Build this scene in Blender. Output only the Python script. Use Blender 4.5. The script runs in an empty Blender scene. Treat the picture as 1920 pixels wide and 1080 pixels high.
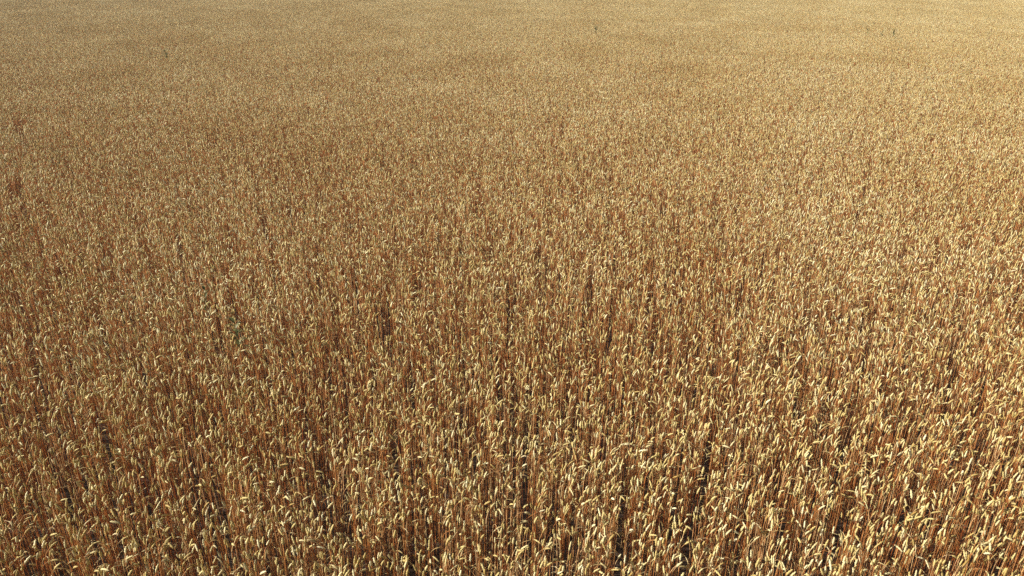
import bpy, math, random
import numpy as np
from mathutils import Vector

scene = bpy.context.scene
C = scene.collection

# ------------------------------------------------------------------ camera
CAM_Z = 4.92
EAR_Z = 0.82                      # height of the ear layer
F_PX = 1420.0                     # focal length in pixels of the 1920 wide photograph
PITCH = math.atan(650.0 / F_PX)   # horizon lies about 110 px above the frame
cam_d = bpy.data.cameras.new('camera')
cam = bpy.data.objects.new('camera', cam_d)
C.objects.link(cam)
cam.location = (0, 0, CAM_Z)
cam.rotation_euler = (math.pi / 2 - PITCH, 0, 0)
cam_d.sensor_width = 36.0
cam_d.lens = 36.0 * F_PX / 1920.0
cam_d.clip_start = 0.05
cam_d.clip_end = 3000
scene.camera = cam

# ------------------------------------------------------------------ light
SUN_EL = math.radians(30)
SUN_AZ = math.radians(-96)       # clockwise from straight ahead: left and behind
to_sun = Vector((math.sin(SUN_AZ) * math.cos(SUN_EL), math.cos(SUN_AZ) * math.cos(SUN_EL), math.sin(SUN_EL)))
world = bpy.data.worlds.new('World')
scene.world = world
world.use_nodes = True
wn = world.node_tree.nodes
sky = wn.new('ShaderNodeTexSky')
sky.sky_type = 'NISHITA'
sky.sun_disc = False
sky.sun_elevation = SUN_EL
sky.sun_rotation = SUN_AZ % (2 * math.pi)
sky.dust_density = 6.0
sky.ozone_density = 0.0
sky.air_density = 0.55
bg = wn['Background']
bg.inputs['Strength'].default_value = 0.05
world.node_tree.links.new(sky.outputs[0], bg.inputs['Color'])
sun_d = bpy.data.lights.new('sun', 'SUN')
sun_d.energy = 5.0
sun_d.angle = math.radians(0.53)
sun_d.color = (1.0, 0.945, 0.85)
sun = bpy.data.objects.new('sun', sun_d)
C.objects.link(sun)
sun.location = to_sun * 60
sun.rotation_euler = to_sun.to_track_quat('Z', 'Y').to_euler()

vs = scene.view_settings
vs.view_transform = 'Standard'
vs.look = 'None'
vs.exposure = 0.7
vs.gamma = 1.0
vs.use_curve_mapping = False
scene.cycles.use_denoising = False
scene.cycles.max_bounces = 8
scene.cycles.diffuse_bounces = 5
scene.cycles.transmission_bounces = 4
scene.cycles.filter_width = 1.5

# ------------------------------------------------------------------ materials
def ramp(nt, fac, stops):
    r = nt.nodes.new('ShaderNodeValToRGB')
    e = r.color_ramp.elements
    while len(e) < len(stops):
        e.new(0.5)
    for k, (p, c) in enumerate(stops):
        e[k].position = p
        e[k].color = (*c, 1)
    nt.links.new(fac, r.inputs[0])
    return r.outputs[0]

def straw_material(name, stops, rough, transl, grain):
    m = bpy.data.materials.new(name)
    m.use_nodes = True
    nt = m.node_tree
    L = nt.links.new
    p = nt.nodes['Principled BSDF']
    out = nt.nodes['Material Output']
    at = nt.nodes.new('ShaderNodeAttribute')
    at.attribute_name = 'tint'
    geo = nt.nodes.new('ShaderNodeNewGeometry')
    # slow drift of ripeness across the field
    n1 = nt.nodes.new('ShaderNodeTexNoise')
    n1.inputs['Scale'].default_value = 0.28
    n1.inputs['Detail'].default_value = 4
    L(geo.outputs['Position'], n1.inputs['Vector'])
    # fibres and blotches on the straw itself
    n2 = nt.nodes.new('ShaderNodeTexNoise')
    n2.inputs['Scale'].default_value = grain
    n2.inputs['Detail'].default_value = 2
    L(geo.outputs['Position'], n2.inputs['Vector'])
    a = nt.nodes.new('ShaderNodeMath'); a.operation = 'MULTIPLY_ADD'
    L(n1.outputs[0], a.inputs[0]); a.inputs[1].default_value = 0.6; a.inputs[2].default_value = -0.30
    b = nt.nodes.new('ShaderNodeMath'); b.operation = 'MULTIPLY_ADD'
    L(n2.outputs[0], b.inputs[0]); b.inputs[1].default_value = 0.30; b.inputs[2].default_value = -0.15
    s1 = nt.nodes.new('ShaderNodeMath'); s1.operation = 'ADD'
    L(a.outputs[0], s1.inputs[0]); L(b.outputs[0], s1.inputs[1])
    s2 = nt.nodes.new('ShaderNodeMath'); s2.operation = 'ADD'; s2.use_clamp = True
    L(s1.outputs[0], s2.inputs[0]); L(at.outputs['Fac'], s2.inputs[1])
    col = ramp(nt, s2.outputs[0], stops)
    L(col, p.inputs['Base Color'])
    p.inputs['Roughness'].default_value = rough
    p.inputs['Specular IOR Level'].default_value = 0.35
    t = nt.nodes.new('ShaderNodeBsdfTranslucent')
    L(col, t.inputs['Color'])
    mx = nt.nodes.new('ShaderNodeMixShader')
    mx.inputs[0].default_value = transl
    L(p.outputs[0], mx.inputs[1]); L(t.outputs[0], mx.inputs[2])
    L(mx.outputs[0], out.inputs['Surface'])
    return m

M_STEM = straw_material('straw_stem', [(0.0, (0.35, 0.085, 0.018)), (0.45, (0.58, 0.255, 0.072)), (1.0, (0.76, 0.54, 0.28))], 0.45, 0.2, 60)
M_EAR = straw_material('wheat_ear', [(0.0, (0.34, 0.215, 0.055)), (0.5, (0.53, 0.43, 0.168)), (1.0, (0.70, 0.65, 0.41))], 0.6, 0.14, 260)
M_LEAF = straw_material('dry_leaf', [(0.0, (0.27, 0.15, 0.05)), (0.5, (0.50, 0.38, 0.15)), (1.0, (0.68, 0.58, 0.33))], 0.6, 0.30, 120)
M_WEED = straw_material('weed_green', [(0.0, (0.04, 0.042, 0.012)), (0.5, (0.075, 0.085, 0.022)), (1.0, (0.16, 0.155, 0.04))], 0.55, 0.20, 80)

def soil_material():
    m = bpy.data.materials.new('dry_soil')
    m.use_nodes = True
    nt = m.node_tree
    p = nt.nodes['Principled BSDF']
    tc = nt.nodes.new('ShaderNodeTexCoord')
    n = nt.nodes.new('ShaderNodeTexNoise')
    n.inputs['Scale'].default_value = 14
    n.inputs['Detail'].default_value = 8
    nt.links.new(tc.outputs['Object'], n.inputs['Vector'])
    c = ramp(nt, n.outputs[0], [(0.3, (0.022, 0.011, 0.007)), (0.7, (0.065, 0.036, 0.024))])
    nt.links.new(c, p.inputs['Base Color'])
    p.inputs['Roughness'].default_value = 0.95
    bp = nt.nodes.new('ShaderNodeBump')
    bp.inputs['Distance'].default_value = 0.03
    nt.links.new(n.outputs[0], bp.inputs['Height'])
    nt.links.new(bp.outputs[0], p.inputs['Normal'])
    return m

# ------------------------------------------------------------------ ground
def ground():
    S = 1500.0
    me = bpy.data.meshes.new('ground')
    me.from_pydata([(-S, -S, 0), (S, -S, 0), (S, S, 0), (-S, S, 0)], [], [(0, 1, 2, 3)])
    me.materials.append(soil_material())
    o = bpy.data.objects.new('ground', me)
    o['kind'] = 'structure'
    o['label'] = 'dark dry soil under the wheat'
    C.objects.link(o)
ground()

# ------------------------------------------------------------------ wheat plants
rng = np.random.default_rng(7)

def make_params(x, y, rng):
    """random shape of one plant for each position"""
    n = len(x)
    P = {'x': x, 'y': y}
    P['L'] = np.clip(rng.normal(0.735, 0.052, n), 0.55, 0.86)      # stem length
    low = rng.random(n) < 0.16                                     # late tillers stay lower
    P['L'][low] -= rng.uniform(0.05, 0.17, low.sum())
    # plane the plant bends in, a little more often towards +x
    P['phi'] = rng.vonmises(0.25, 0.55, n)
    lean = np.abs(rng.normal(0, 0.03, n))
    tail = rng.random(n) < 0.022
    lean[tail] = rng.uniform(0.2, 0.6, tail.sum())
    P['lean'] = lean
    u = rng.random(n)
    nod = rng.uniform(0.0, 0.38, n)
    k = (u > 0.66) & (u < 0.89); nod[k] = rng.uniform(0.38, 1.25, k.sum())
    k = u >= 0.89; nod[k] = rng.uniform(1.25, 2.6, k.sum())
    P['nod'] = nod
    P['earbend'] = rng.uniform(0.0, 0.22, n) + 0.12 * nod
    P['earlen'] = np.clip(rng.normal(0.064, 0.010, n), 0.038, 0.088)
    P['earw'] = rng.uniform(0.0068, 0.0102, n)
    P['spin'] = rng.uniform(0, math.pi, n)
    P['rad'] = rng.uniform(0.0019, 0.0031, n)
    P['tint_s'] = np.clip(rng.normal(0.5, 0.30, n), 0, 1)
    P['tint_e'] = np.clip(rng.normal(0.52, 0.22, n), 0, 1)
    P['leaf'] = rng.random((n, 3)) < np.array([0.20, 0.32, 0.35])
    P['leaf_h'] = np.stack([rng.uniform(.72, .88, n), rng.uniform(.45, .68, n), rng.uniform(.18, .42, n)], 1)
    P['leaf_a'] = rng.uniform(0, 2 * math.pi, (n, 3))
    P['leaf_l'] = rng.uniform(0.09, 0.2, (n, 3))
    P['leaf_w'] = rng.uniform(0.0028, 0.0052, (n, 3))
    P['leaf_t0'] = rng.uniform(0.15, 0.7, (n, 3))
    P['leaf_d'] = rng.uniform(1.2, 2.8, (n, 3))
    P['leaf_tw'] = rng.uniform(-1.6, 1.6, (n, 3))
    P['tint_l'] = np.clip(rng.normal(0.5, 0.25, (n, 3)), 0, 1)
    return P

def take(P, idx):
    return {k: v[idx] for k, v in P.items()}

LOD = {0: dict(stem=[0, .35, .62, .80, .87, .915, .958, 1.0], ss=3, ear=8, es=5, leaf=5, leaves=3),
       1: dict(stem=[0, .5, .80, .88, .94, 1.0], ss=3, ear=5, es=4, leaf=3, leaves=2),
       2: dict(stem=[.3, .84, .93, 1.0], ss=3, ear=4, es=4, leaf=2, leaves=2)}

def grid_faces(n, K, S, closed):
    """faces of n tubes (closed) or ribbons of K rings with S points each"""
    j = np.arange(K - 1)[:, None]
    s = np.arange(S if closed else S - 1)[None, :]
    s2 = (s + 1) % S
    q = np.stack([j * S + s, j * S + s2, (j + 1) * S + s2, (j + 1) * S + s], -1).reshape(-1, 4)
    return (q[None] + (np.arange(n) * K * S)[:, None, None]).reshape(-1, 4)

def centreline(P, lod):
    """points, bend angles of stem and ear"""
    n = len(P['x'])
    f = np.array(LOD[lod]['stem'])
    neck = lambda t: np.clip((t - 0.82) / 0.18, 0, 1)
    fine = np.linspace(0, 1, 41)
    th = P['lean'][:, None] * (0.4 + 1.0 * fine) + P['nod'][:, None] * (neck(fine) ** 1.4)[None] * 0.85
    ds = P['L'][:, None] / 40
    mid = (th[:, 1:] + th[:, :-1]) / 2
    r = np.concatenate([np.zeros((n, 1)), np.cumsum(np.sin(mid) * ds, 1)], 1)
    z = np.concatenate([np.zeros((n, 1)), np.cumsum(np.cos(mid) * ds, 1)], 1)
    pick = np.clip(np.round(f * 40).astype(int), 0, 40)
    S = (r[:, pick], z[:, pick], th[:, pick])
    K = LOD[lod]['ear']
    t = np.linspace(0, 1, K)
    te = th[:, -1:] + (P['nod'][:, None] * 0.15 + P['earbend'][:, None]) * t
    de = P['earlen'][:, None] / (K - 1)
    m2 = (te[:, 1:] + te[:, :-1]) / 2
    re = r[:, -1:] + np.concatenate([np.zeros((n, 1)), np.cumsum(np.sin(m2) * de, 1)], 1)
    ze = z[:, -1:] + np.concatenate([np.zeros((n, 1)), np.cumsum(np.cos(m2) * de, 1)], 1)
    return S, (re, ze, te), (r, z, th)

def sweep(P, r, z, th, rad_n, rad_b, spin, sides):
    """tube round a line in the plane phi"""
    cp, sp = np.cos(P['phi']), np.sin(P['phi'])
    er = np.stack([cp, sp, 0 * cp], -1)[:, None, None]
    eb = np.stack([-sp, cp, 0 * cp], -1)[:, None, None]
    ez = np.array([0, 0, 1.0])[None, None, None]
    a = np.arange(sides) * 2 * math.pi / sides
    ca, sa = np.cos(a)[None, None], np.sin(a)[None, None]
    on = rad_n * ca                          # (n,K,S)
    ob = rad_b * sa
    cs, ss = np.cos(spin)[:, None, None], np.sin(spin)[:, None, None]
    u, v = on * cs - ob * ss, on * ss + ob * cs
    nr, nz = np.cos(th)[..., None], -np.sin(th)[..., None]
    pr = r[..., None] + u * nr
    pz = z[..., None] + u * nz
    base = np.stack([P['x'], P['y'], 0 * P['x']], -1)[:, None, None]
    return base + er * pr[..., None] + eb * v[..., None] + ez * pz[..., None]

def plant_parts(P, lod):
    """[(verts, quads, material index, tint per vertex)] for all plants in P"""
    d = LOD[lod]
    n = len(P['x'])
    S, E, fine = centreline(P, lod)
    out = []
    # stem: the leaf sheath makes the lower part thicker
    f = np.array(d['stem'])
    fat = {0: 1.0, 1: 1.03, 2: 1.06}[lod]
    rad = P['rad'][:, None] * (1.25 - 0.55 * f)[None] * fat
    v = sweep(P, *S, rad[..., None], rad[..., None], 0 * P['spin'], max(d['ss'], 2))
    if d['ss'] == 2:
        fc = grid_faces(n, len(f), 2, False)
    else:
        fc = grid_faces(n, len(f), d['ss'], True)
    out.append(('stem', v.reshape(-1, 3), fc, 0, np.repeat(P['tint_s'], len(f) * d['ss'])))
    # ear: spikelets alternate left and right along the axis
    K, sd = d['ear'], d['es']
    t = np.linspace(0, 1, K)
    prof = np.interp(t, [0, .08, .25, .6, .85, 1], [.35, .8, 1, .98, .8, .25])
    w = P['earw'][:, None, None] * prof[None, :, None] * {0: 1.0, 1: 1.04, 2: 1.06}[lod]
    a = np.arange(sd) * 2 * math.pi / sd
    zig = 1 + (0.24 if lod == 0 else 0.1) * np.cos(math.pi * np.arange(K))[None, :, None] * np.sign(np.sin(a + 0.3))[None, None]
    v = sweep(P, *E, w * zig * 0.78, w * zig * 1.05, P['spin'], sd)
    out.append(('ear', v.reshape(-1, 3), grid_faces(n, K, sd, True), 1, np.repeat(P['tint_e'], K * sd)))
    # dry leaves
    r, z, th = fine
    for li in range(d['leaves']):
        k = np.nonzero(P['leaf'][:, li])[0]
        if not len(k):
            continue
        K = d['leaf']
        hi = np.round(P['leaf_h'][k, li] * 40).astype(int)
        r0, z0 = r[k, hi], z[k, hi]
        cp, sp = np.cos(P['phi'][k]), np.sin(P['phi'][k])
        p0 = np.stack([P['x'][k] + cp * r0, P['y'][k] + sp * r0, z0], -1)
        t = np.linspace(0, 1, K)
        ang = P['leaf_t0'][k, li][:, None] + P['leaf_d'][k, li][:, None] * t ** 1.3
        ds = P['leaf_l'][k, li][:, None] / (K - 1)
        m = (ang[:, 1:] + ang[:, :-1]) / 2
        lr = np.concatenate([np.zeros((len(k), 1)), np.cumsum(np.sin(m) * ds, 1)], 1)
        lz = np.concatenate([np.zeros((len(k), 1)), np.cumsum(np.cos(m) * ds, 1)], 1)
        A = P['leaf_a'][k, li]
        ca, sa = np.cos(A)[:, None], np.sin(A)[:, None]
        c = np.stack([p0[:, :1] + ca * lr, p0[:, 1:2] + sa * lr, p0[:, 2:] + lz], -1)
        tw = P['leaf_tw'][k, li][:, None] * t[None]
        wd = P['leaf_w'][k, li][:, None] * np.interp(t, [0, .2, .6, 1], [.7, 1, .8, .12])[None] * {0: 1, 1: 1, 2: 1.3}[lod]
        side = np.stack([-sa * np.cos(tw) + ca * np.cos(ang) * np.sin(tw), ca * np.cos(tw) + sa * np.cos(ang) * np.sin(tw), -np.sin(ang) * np.sin(tw)], -1) * wd[..., None]
        v = np.stack([c - side, c + side], 2)
        out.append(('leaf', v.reshape(-1, 3), grid_faces(len(k), K, 2, False), 2, np.repeat(P['tint_l'][k, li], K * 2)))
    return out

MATS = [M_STEM, M_EAR, M_LEAF]

def mesh_from(name, parts, loose=None, mats=MATS):
    vs_, fs_, mi_, ti_ = [], [], [], []
    off = 0
    for (_, v, f, m, t) in parts:
        vs_.append(v); fs_.append(f + off); mi_.append(np.full(len(f), m)); ti_.append(t)
        off += len(v)
    nface_verts = off
    if loose is not None:
        vs_.append(loose); ti_.append(np.zeros(len(loose)))
    V = np.concatenate(vs_).astype(np.float32)
    F = np.concatenate(fs_).astype(np.int32)
    me = bpy.data.meshes.new(name)
    me.vertices.add(len(V))
    me.vertices.foreach_set('co', V.ravel())
    me.loops.add(F.size)
    me.loops.foreach_set('vertex_index', F.ravel())
    me.polygons.add(len(F))
    me.polygons.foreach_set('loop_start', np.arange(0, F.size, 4, dtype=np.int32))
    me.polygons.foreach_set('material_index', np.concatenate(mi_).astype(np.int32))
    me.update(calc_edges=True)
    for m in mats:
        me.materials.append(m)
    a = me.attributes.new('tint', 'FLOAT', 'POINT')
    a.data.foreach_set('value', np.concatenate(ti_).astype(np.float32))
    me.polygons.foreach_set('use_smooth', np.ones(len(F), dtype=bool))
    return me, nface_verts

def scatter(x0, y0, size, rng, wrap, dens=106):
    """clumps of tillers with chance gaps, about 310 ears per square metre"""
    g = int(round(size * math.sqrt(dens)))
    st = size / g
    gx, gy = np.meshgrid(np.arange(g), np.arange(g))
    cx = (gx.ravel() + 0.5 + rng.uniform(-.62, .62, g * g)) * st
    cy = (gy.ravel() + 0.5 + rng.uniform(-.62, .62, g * g)) * st
    cnt = rng.integers(1, 7, g * g)
    cnt[rng.random(g * g) < 0.12] = 0
    X = np.repeat(cx, cnt) + rng.normal(0, .016, cnt.sum())
    Y = np.repeat(cy, cnt) + rng.normal(0, .016, cnt.sum())
    if wrap:
        X, Y = X % size, Y % size
    return X + x0, Y + y0

# view footprint ------------------------------------------------------------
def pixel_to_plane(px, py, z=EAR_Z):
    d = Vector(((px - 960) / F_PX, -(py - 540) / F_PX, -1.0))
    d = cam.rotation_euler.to_matrix() @ d
    k = (z - CAM_Z) / d.z
    return Vector((0, 0, CAM_Z)) + d * k

def project(x, y, z):
    dz = z - CAM_Z
    sp, cp = math.sin(PITCH), math.cos(PITCH)
    depth = y * cp - dz * sp
    up = y * sp + dz * cp
    return 960 + F_PX * x / depth, 540 - F_PX * up / depth, depth

def half_width(y, margin):
    depth = y * math.cos(PITCH) + (CAM_Z - EAR_Z) * math.sin(PITCH)
    return 960 / F_PX * depth + margin

# square metres built plant by plant (near the camera) and those laid with tiles
NEAR_Y = 7
near_cells = [(i, j) for j in range(3, NEAR_Y) for i in range(-12, 12)
              if min(abs(i), abs(i + 1)) < half_width(j + 1, 0.45)]
near_set = set(near_cells)
xs, ys = [], []
for (i, j) in near_cells:
    X, Y = scatter(i, j, 1.0, rng, False)
    xs.append(X); ys.append(Y)
X, Y = np.concatenate(xs), np.concatenate(ys)
# the open gaps one can look down into
def open_gaps(X, Y, gaps):
    keep = np.ones(len(X), bool)
    for (px, py, wx, wy) in gaps:
        c = pixel_to_plane(px, py)
        a = math.atan2(c.x, c.y)
        dx, dy = X - c.x, Y - c.y
        u = dx * math.cos(a) - dy * math.sin(a)
        v = dx * math.sin(a) + dy * math.cos(a)
        keep &= (u / (1.1 * wx)) ** 2 + (v / (1.25 * wy)) ** 2 > 1
    return X[keep], Y[keep]
X, Y = open_gaps(X, Y, [(1035, 925, .05, .26), (1532, 815, .035, .18), (660, 755, .03, .16), (596, 820, .028, .15), (765, 985, .03, .12),
                        (1290, 960, .035, .12), (40, 880, .045, .14), (130, 900, .03, .12), (1105, 905, .022, .12), (1720, 900, .03, .14), (985, 770, .025, .15)])
P = make_params(X, Y, rng)

# the 300 plants that show largest become things of their own ---------------
S_, E_, _ = centreline(P, 0)
cp_, sp_ = np.cos(P['phi']), np.sin(P['phi'])
mx_ = P['x'] + cp_ * E_[0][:, 4]; my_ = P['y'] + sp_ * E_[0][:, 4]; mz_ = E_[1][:, 4]
px_, py_, dep_ = project(mx_, my_, mz_)
inside = (px_ > 8) & (px_ < 1912) & (py_ < 1068) & (py_ > 0) & (mz_ > 0.68)
order = np.argsort(np.where(inside, dep_, 1e9))
own = order[:300]
rest = np.setdiff1d(np.arange(len(P['x'])), own)

# tiles ---------------------------------------------------------------------
FAR_GAPS = [(35, 228, .12, .7), (24, 345, .1, .6), (1051, 236, .08, .6), (895, 352, .04, .45), (1107, 500, .045, .42), (1822, 436, .05, .3)]
gap_cells = set()
for g in FAR_GAPS:
    c = pixel_to_plane(g[0], g[1])
    for dx in (-.15, .15):
        for dy in (-g[3], 0, g[3]):
            gap_cells.add((math.floor(c.x + dx), math.floor(c.y + dy)))
gap_cells -= near_set
gx_, gy_ = [], []
for (i, j) in sorted(gap_cells):
    x, y = scatter(i, j, 1.0, rng, False)
    gx_.append(x); gy_.append(y)
P_gap = make_params(*open_gaps(np.concatenate(gx_), np.concatenate(gy_), FAR_GAPS), rng)
near_set |= gap_cells

tile_col = bpy.data.collections.new('wheat_tiles')      # only a source for the geometry nodes
N1, N2 = 10, 5
for k in range(N1):
    r2 = np.random.default_rng(100 + k)
    x, y = scatter(-0.5, -0.5, 1.0, r2, True)
    me, _ = mesh_from('wheat_tile_%02d' % k, plant_parts(make_params(x, y, r2), 1))
    tile_col.objects.link(bpy.data.objects.new('wheat_tile_%02d' % k, me))
for k in range(N2):
    r2 = np.random.default_rng(200 + k)
    x, y = scatter(-1.0, -1.0, 2.0, r2, True)
    me, _ = mesh_from('wheat_tile_%02d' % (N1 + k), plant_parts(make_params(x, y, r2), 2))
    tile_col.objects.link(bpy.data.objects.new('wheat_tile_%02d' % (N1 + k), me))

FAR1, FAR2 = 29, 169
seeds, tidx, trot, tscl = [], [], [], []
def swell(x, y):
    return 1 + 0.006 * math.sin(x * .31 + 1.3 * math.sin(y * .17)) + 0.006 * math.sin(y * .43 + 0.7 * math.sin(x * .23)) + 0.008 * math.sin(x * .9 + y * .7)
tr = random.Random(3)
for j in range(-3, FAR1):
    for i in range(-40, 40):
        if (i, j) in near_set:
            continue
        if min(abs(i), abs(i + 1)) > half_width(max(j + 1, 0), 2.0):
            continue
        seeds.append((i + .5, j + .5, 0)); tidx.append(tr.randrange(N1)); trot.append(tr.randrange(4) * math.pi / 2); tscl.append(swell(i + .5, j + .5))
for j in range(FAR1, FAR2, 2):
    for i in range(-160, 160, 2):
        if min(abs(i), abs(i + 2)) > half_width(j + 2, 4):
            continue
        seeds.append((i + 1, j + 1, 0)); tidx.append(N1 + tr.randrange(N2)); trot.append(tr.randrange(4) * math.pi / 2); tscl.append(swell(i + 1, j + 1))

me, nv = mesh_from('wheat', plant_parts(take(P, rest), 0) + plant_parts(P_gap, 1), np.array(seeds, dtype=float))
for nm, ty, vals, dt in (('tile_index', 'INT', [-1] * nv + tidx, np.int32), ('tile_turn', 'FLOAT', [0] * nv + trot, np.float32), ('tile_height', 'FLOAT', [1] * nv + tscl, np.float32)):
    a = me.attributes.new(nm, ty, 'POINT')
    a.data.foreach_set('value', np.array(vals, dtype=dt))
wheat = bpy.data.objects.new('wheat', me)
wheat['kind'] = 'stuff'
wheat['label'] = 'dense ripe golden wheat filling the whole field'
wheat['category'] = 'wheat'
C.objects.link(wheat)

ng = bpy.data.node_groups.new('wheat_field', 'GeometryNodeTree')
ng.interface.new_socket('Geometry', in_out='INPUT', socket_type='NodeSocketGeometry')
ng.interface.new_socket('Geometry', in_out='OUTPUT', socket_type='NodeSocketGeometry')
N = ng.nodes.new
gi, go = N('NodeGroupInput'), N('NodeGroupOutput')
def named(name, ty):
    x = N('GeometryNodeInputNamedAttribute'); x.data_type = ty; x.inputs['Name'].default_value = name
    return x.outputs['Attribute']
cmpn = N('FunctionNodeCompare'); cmpn.data_type = 'INT'; cmpn.operation = 'GREATER_EQUAL'
ia = named('tile_index', 'INT')
ci = [s for s in cmpn.inputs if s.type == 'INT']
ng.links.new(ia, ci[0]); ci[1].default_value = 0
sep = N('GeometryNodeSeparateGeometry'); sep.domain = 'POINT'
ng.links.new(gi.outputs[0], sep.inputs[0]); ng.links.new(cmpn.outputs[0], sep.inputs['Selection'])
iop = N('GeometryNodeInstanceOnPoints')
col = N('GeometryNodeCollectionInfo')
col.inputs['Collection'].default_value = tile_col
col.inputs['Separate Children'].default_value = True
col.inputs['Reset Children'].default_value = True
ng.links.new(sep.outputs['Selection'], iop.inputs['Points'])
ng.links.new(col.outputs[0], iop.inputs['Instance'])
iop.inputs['Pick Instance'].default_value = True
ng.links.new(ia, iop.inputs['Instance Index'])
cx = N('ShaderNodeCombineXYZ'); ng.links.new(named('tile_turn', 'FLOAT'), cx.inputs[2]); ng.links.new(cx.outputs[0], iop.inputs['Rotation'])
cs = N('ShaderNodeCombineXYZ'); cs.inputs[0].default_value = 1; cs.inputs[1].default_value = 1
ng.links.new(named('tile_height', 'FLOAT'), cs.inputs[2]); ng.links.new(cs.outputs[0], iop.inputs['Scale'])
jn = N('GeometryNodeJoinGeometry')
ng.links.new(sep.outputs['Inverted'], jn.inputs[0]); ng.links.new(iop.outputs[0], jn.inputs[0])
ng.links.new(jn.outputs[0], go.inputs[0])
md = wheat.modifiers.new('field', 'NODES'); md.node_group = ng

# single plants -------------------------------------------------------------
tops = E_[1].max(1)
def describe(i):
    """look of one stalk: ear colour and size, posture, leaves, height next to its neighbours"""
    nod, lean, tint = P['nod'][i], P['lean'][i], P['tint_e'][i]
    tone = 'pale cream' if tint > 0.66 else ('golden' if tint > 0.36 else 'dull brown')
    fat, ln = P['earw'][i], P['earlen'][i]
    size = 'short' if ln < 0.056 else ('long' if ln > 0.071 else ('plump' if fat > 0.0091 else ('slim' if fat < 0.0079 else 'full')))
    if lean > 0.2:
        a = 'slanting wheat stalk with %s %s ear leaning across upright stalks' % (size, tone)
    elif nod < 0.38:
        a = 'straight wheat stalk with %s %s ear held upright' % (size, tone)
    elif nod < 1.25:
        a = 'wheat stalk with %s %s ear tilted over sideways' % (size, tone)
    else:
        a = 'hooked wheat stalk with %s %s ear hanging down' % (size, tone)
    near = np.hypot(P['x'] - P['x'][i], P['y'] - P['y'][i]) < 0.12
    h = tops[i] - np.median(tops[near])
    b = ', tall above neighbours' if h > 0.045 else (', sunk below neighbours' if h < -0.045 else '')
    c = ', dry leaf beneath ear' if P['leaf'][i, 0] else ''
    return a + b + c if len((a + b + c).split()) <= 16 else a + b

for idx in own:
    one = take(P, np.array([idx]))
    bx, by = float(one['x'][0]), float(one['y'][0])
    one['x'] = np.array([0.0]); one['y'] = np.array([0.0])
    t = bpy.data.objects.new('wheat_plant', None)
    t.empty_display_size = 0.05
    t.location = (bx, by, 0)
    t['label'] = describe(idx)
    t['category'] = 'wheat plant'
    t['group'] = t['label'].replace('wheat stalk', 'wheat stalks', 1).replace(' ear ', ' ears ', 1)
    C.objects.link(t)
    for (nm, v, f, m, ti) in plant_parts(one, 0):
        pm, _ = mesh_from(nm, [(nm, v, f, 0, ti)], mats=[MATS[m]])
        o = bpy.data.objects.new(nm, pm)
        o.parent = t
        C.objects.link(o)

# ------------------------------------------------------------------ weeds
def leaf_blade(length, width, azim, rise, droop, base, wr):
    K = 6
    verts, faces = [], []
    d = Vector((math.cos(azim), math.sin(azim), 0))
    s = Vector((-math.sin(azim), math.cos(azim), 0))
    p = Vector(base)
    for k in range(K):
        t = k / (K - 1)
        a = rise - droop * t
        w = width * (0.25 + 1.6 * t) if t < 0.45 else width * max(0.04, 1 - ((t - .45) / .55) ** 1.6)
        n = Vector((0, 0, 1))
        for q in (-1, 0, 1):
            verts.append(p + s * (q * w) + n * (0.35 * w * abs(q)) + d * wr.uniform(-.002, .002))
        p = p + (d * math.cos(a) + n * math.sin(a)) * (length / (K - 1))
    for k in range(K - 1):
        for q in range(2):
            faces.append((k * 3 + q, k * 3 + q + 1, k * 3 + q + 4, k * 3 + q + 3))
    return verts, faces

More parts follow.
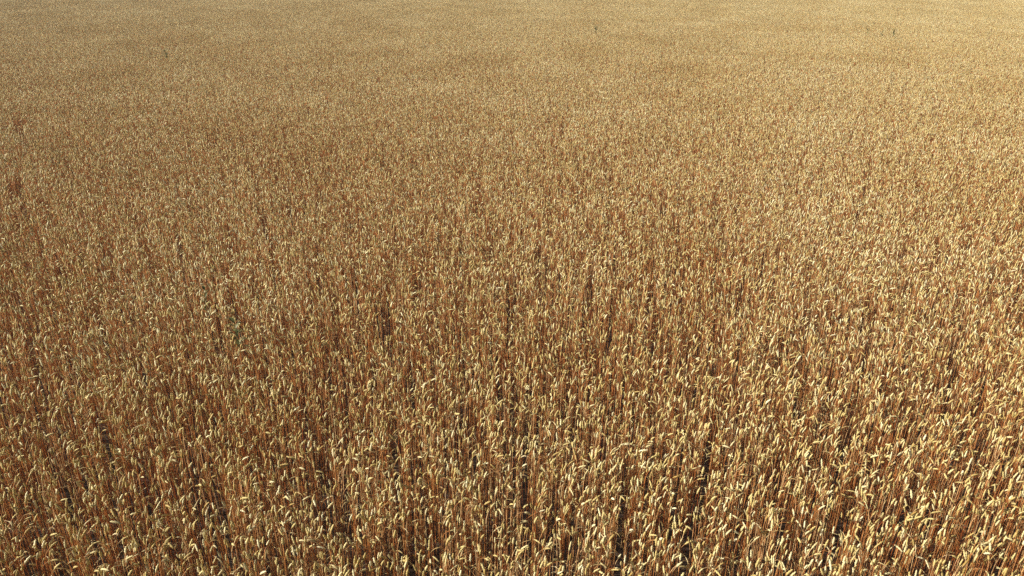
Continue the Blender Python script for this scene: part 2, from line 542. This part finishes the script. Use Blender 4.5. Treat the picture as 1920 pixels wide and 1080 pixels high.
def weed(px, py, height, leaves, spread, label, seed):
    wr = random.Random(seed)
    c = pixel_to_plane(px, py, height - 0.06)
    t = bpy.data.objects.new('weed', None)
    t.location = (c.x, c.y, 0)
    t['label'] = label; t['category'] = 'weed'; t['group'] = 'green weeds among the wheat'
    C.objects.link(t)
    def add(nm, verts, faces, tint):
        m = bpy.data.meshes.new(nm)
        m.from_pydata([tuple(v) for v in verts], [], faces)
        m.materials.append(M_WEED)
        a = m.attributes.new('tint', 'FLOAT', 'POINT')
        a.data.foreach_set('value', [tint] * len(verts))
        m.polygons.foreach_set('use_smooth', [True] * len(faces))
        o = bpy.data.objects.new(nm, m); o.parent = t; C.objects.link(o)
    K, S = 8, 5
    lx, ly = wr.uniform(-.05, .05), wr.uniform(-.05, .05)
    axis = lambda f: Vector((lx * f * f, ly * f * f, height * f))
    verts, faces = [], []
    for k in range(K):
        f = k / (K - 1)
        for q in range(S):
            a = 2 * math.pi * q / S
            verts.append(axis(f) + Vector((math.cos(a), math.sin(a), 0)) * (0.0045 - 0.003 * f))
    for k in range(K - 1):
        for q in range(S):
            faces.append((k * S + q, k * S + (q + 1) % S, (k + 1) * S + (q + 1) % S, (k + 1) * S + q))
    add('stem', verts, faces, 0.6)
    for k in range(leaves):
        f = 0.62 + 0.38 * (k + 0.5) / leaves
        v, fc = leaf_blade(spread * wr.uniform(.7, 1.15) * (1.25 - 0.5 * (f - .62) / .38), spread * wr.uniform(.13, .2), k * 2.4 + wr.uniform(-.4, .4), wr.uniform(.5, 1.1), wr.uniform(.5, 1.6), axis(f), wr)
        add('leaf', v, fc, wr.uniform(.1, .8))

weed(444, 612, 1.0, 16, 0.13, 'bushy dark green weed topping the wheat, larger of a close pair', 1)
weed(376, 552, 0.94, 10, 0.10, 'small green weed half sunk in wheat beside the bushy one', 2)
weed(311, 97, 1.04, 12, 0.18, 'lone green weed in smooth far wheat, nothing green beside it', 3)
weed(1118, 50, 1.08, 14, 0.22, 'broad olive weed alone in the distant wheat', 4)
weed(1627, 57, 1.02, 8, 0.18, 'thin loose weed at the end of a row of three far weeds', 5)
weed(1655, 58, 1.10, 10, 0.16, 'narrow dark weed in the middle of a row of three', 6)
weed(1676, 58, 1.05, 12, 0.20, 'spreading dark weed at the end of a row of three far weeds', 7)

# ------------------------------------------------------------------ summer dust in the air
def haze():
    B, z0, z1 = 1520.0, -1.0, 6.0
    me = bpy.data.meshes.new('haze')
    v = [(x, y, z) for z in (z0, z1) for (x, y) in ((-B, -B), (B, -B), (B, B), (-B, B))]
    me.from_pydata(v, [], [(3, 2, 1, 0), (4, 5, 6, 7), (0, 1, 5, 4), (1, 2, 6, 5), (2, 3, 7, 6), (3, 0, 4, 7)])
    m = bpy.data.materials.new('dusty_air')
    m.use_nodes = True
    nt = m.node_tree
    nt.nodes.remove(nt.nodes['Principled BSDF'])
    pv = nt.nodes.new('ShaderNodeVolumePrincipled')
    pv.inputs['Color'].default_value = (0.95, 0.92, 0.80, 1)
    pv.inputs['Density'].default_value = 0.0012
    nt.links.new(pv.outputs[0], nt.nodes['Material Output'].inputs['Volume'])
    me.materials.append(m)
    o = bpy.data.objects.new('haze', me)
    o['kind'] = 'stuff'
    o['label'] = 'thin pale dust haze over the field'
    C.objects.link(o)
haze()
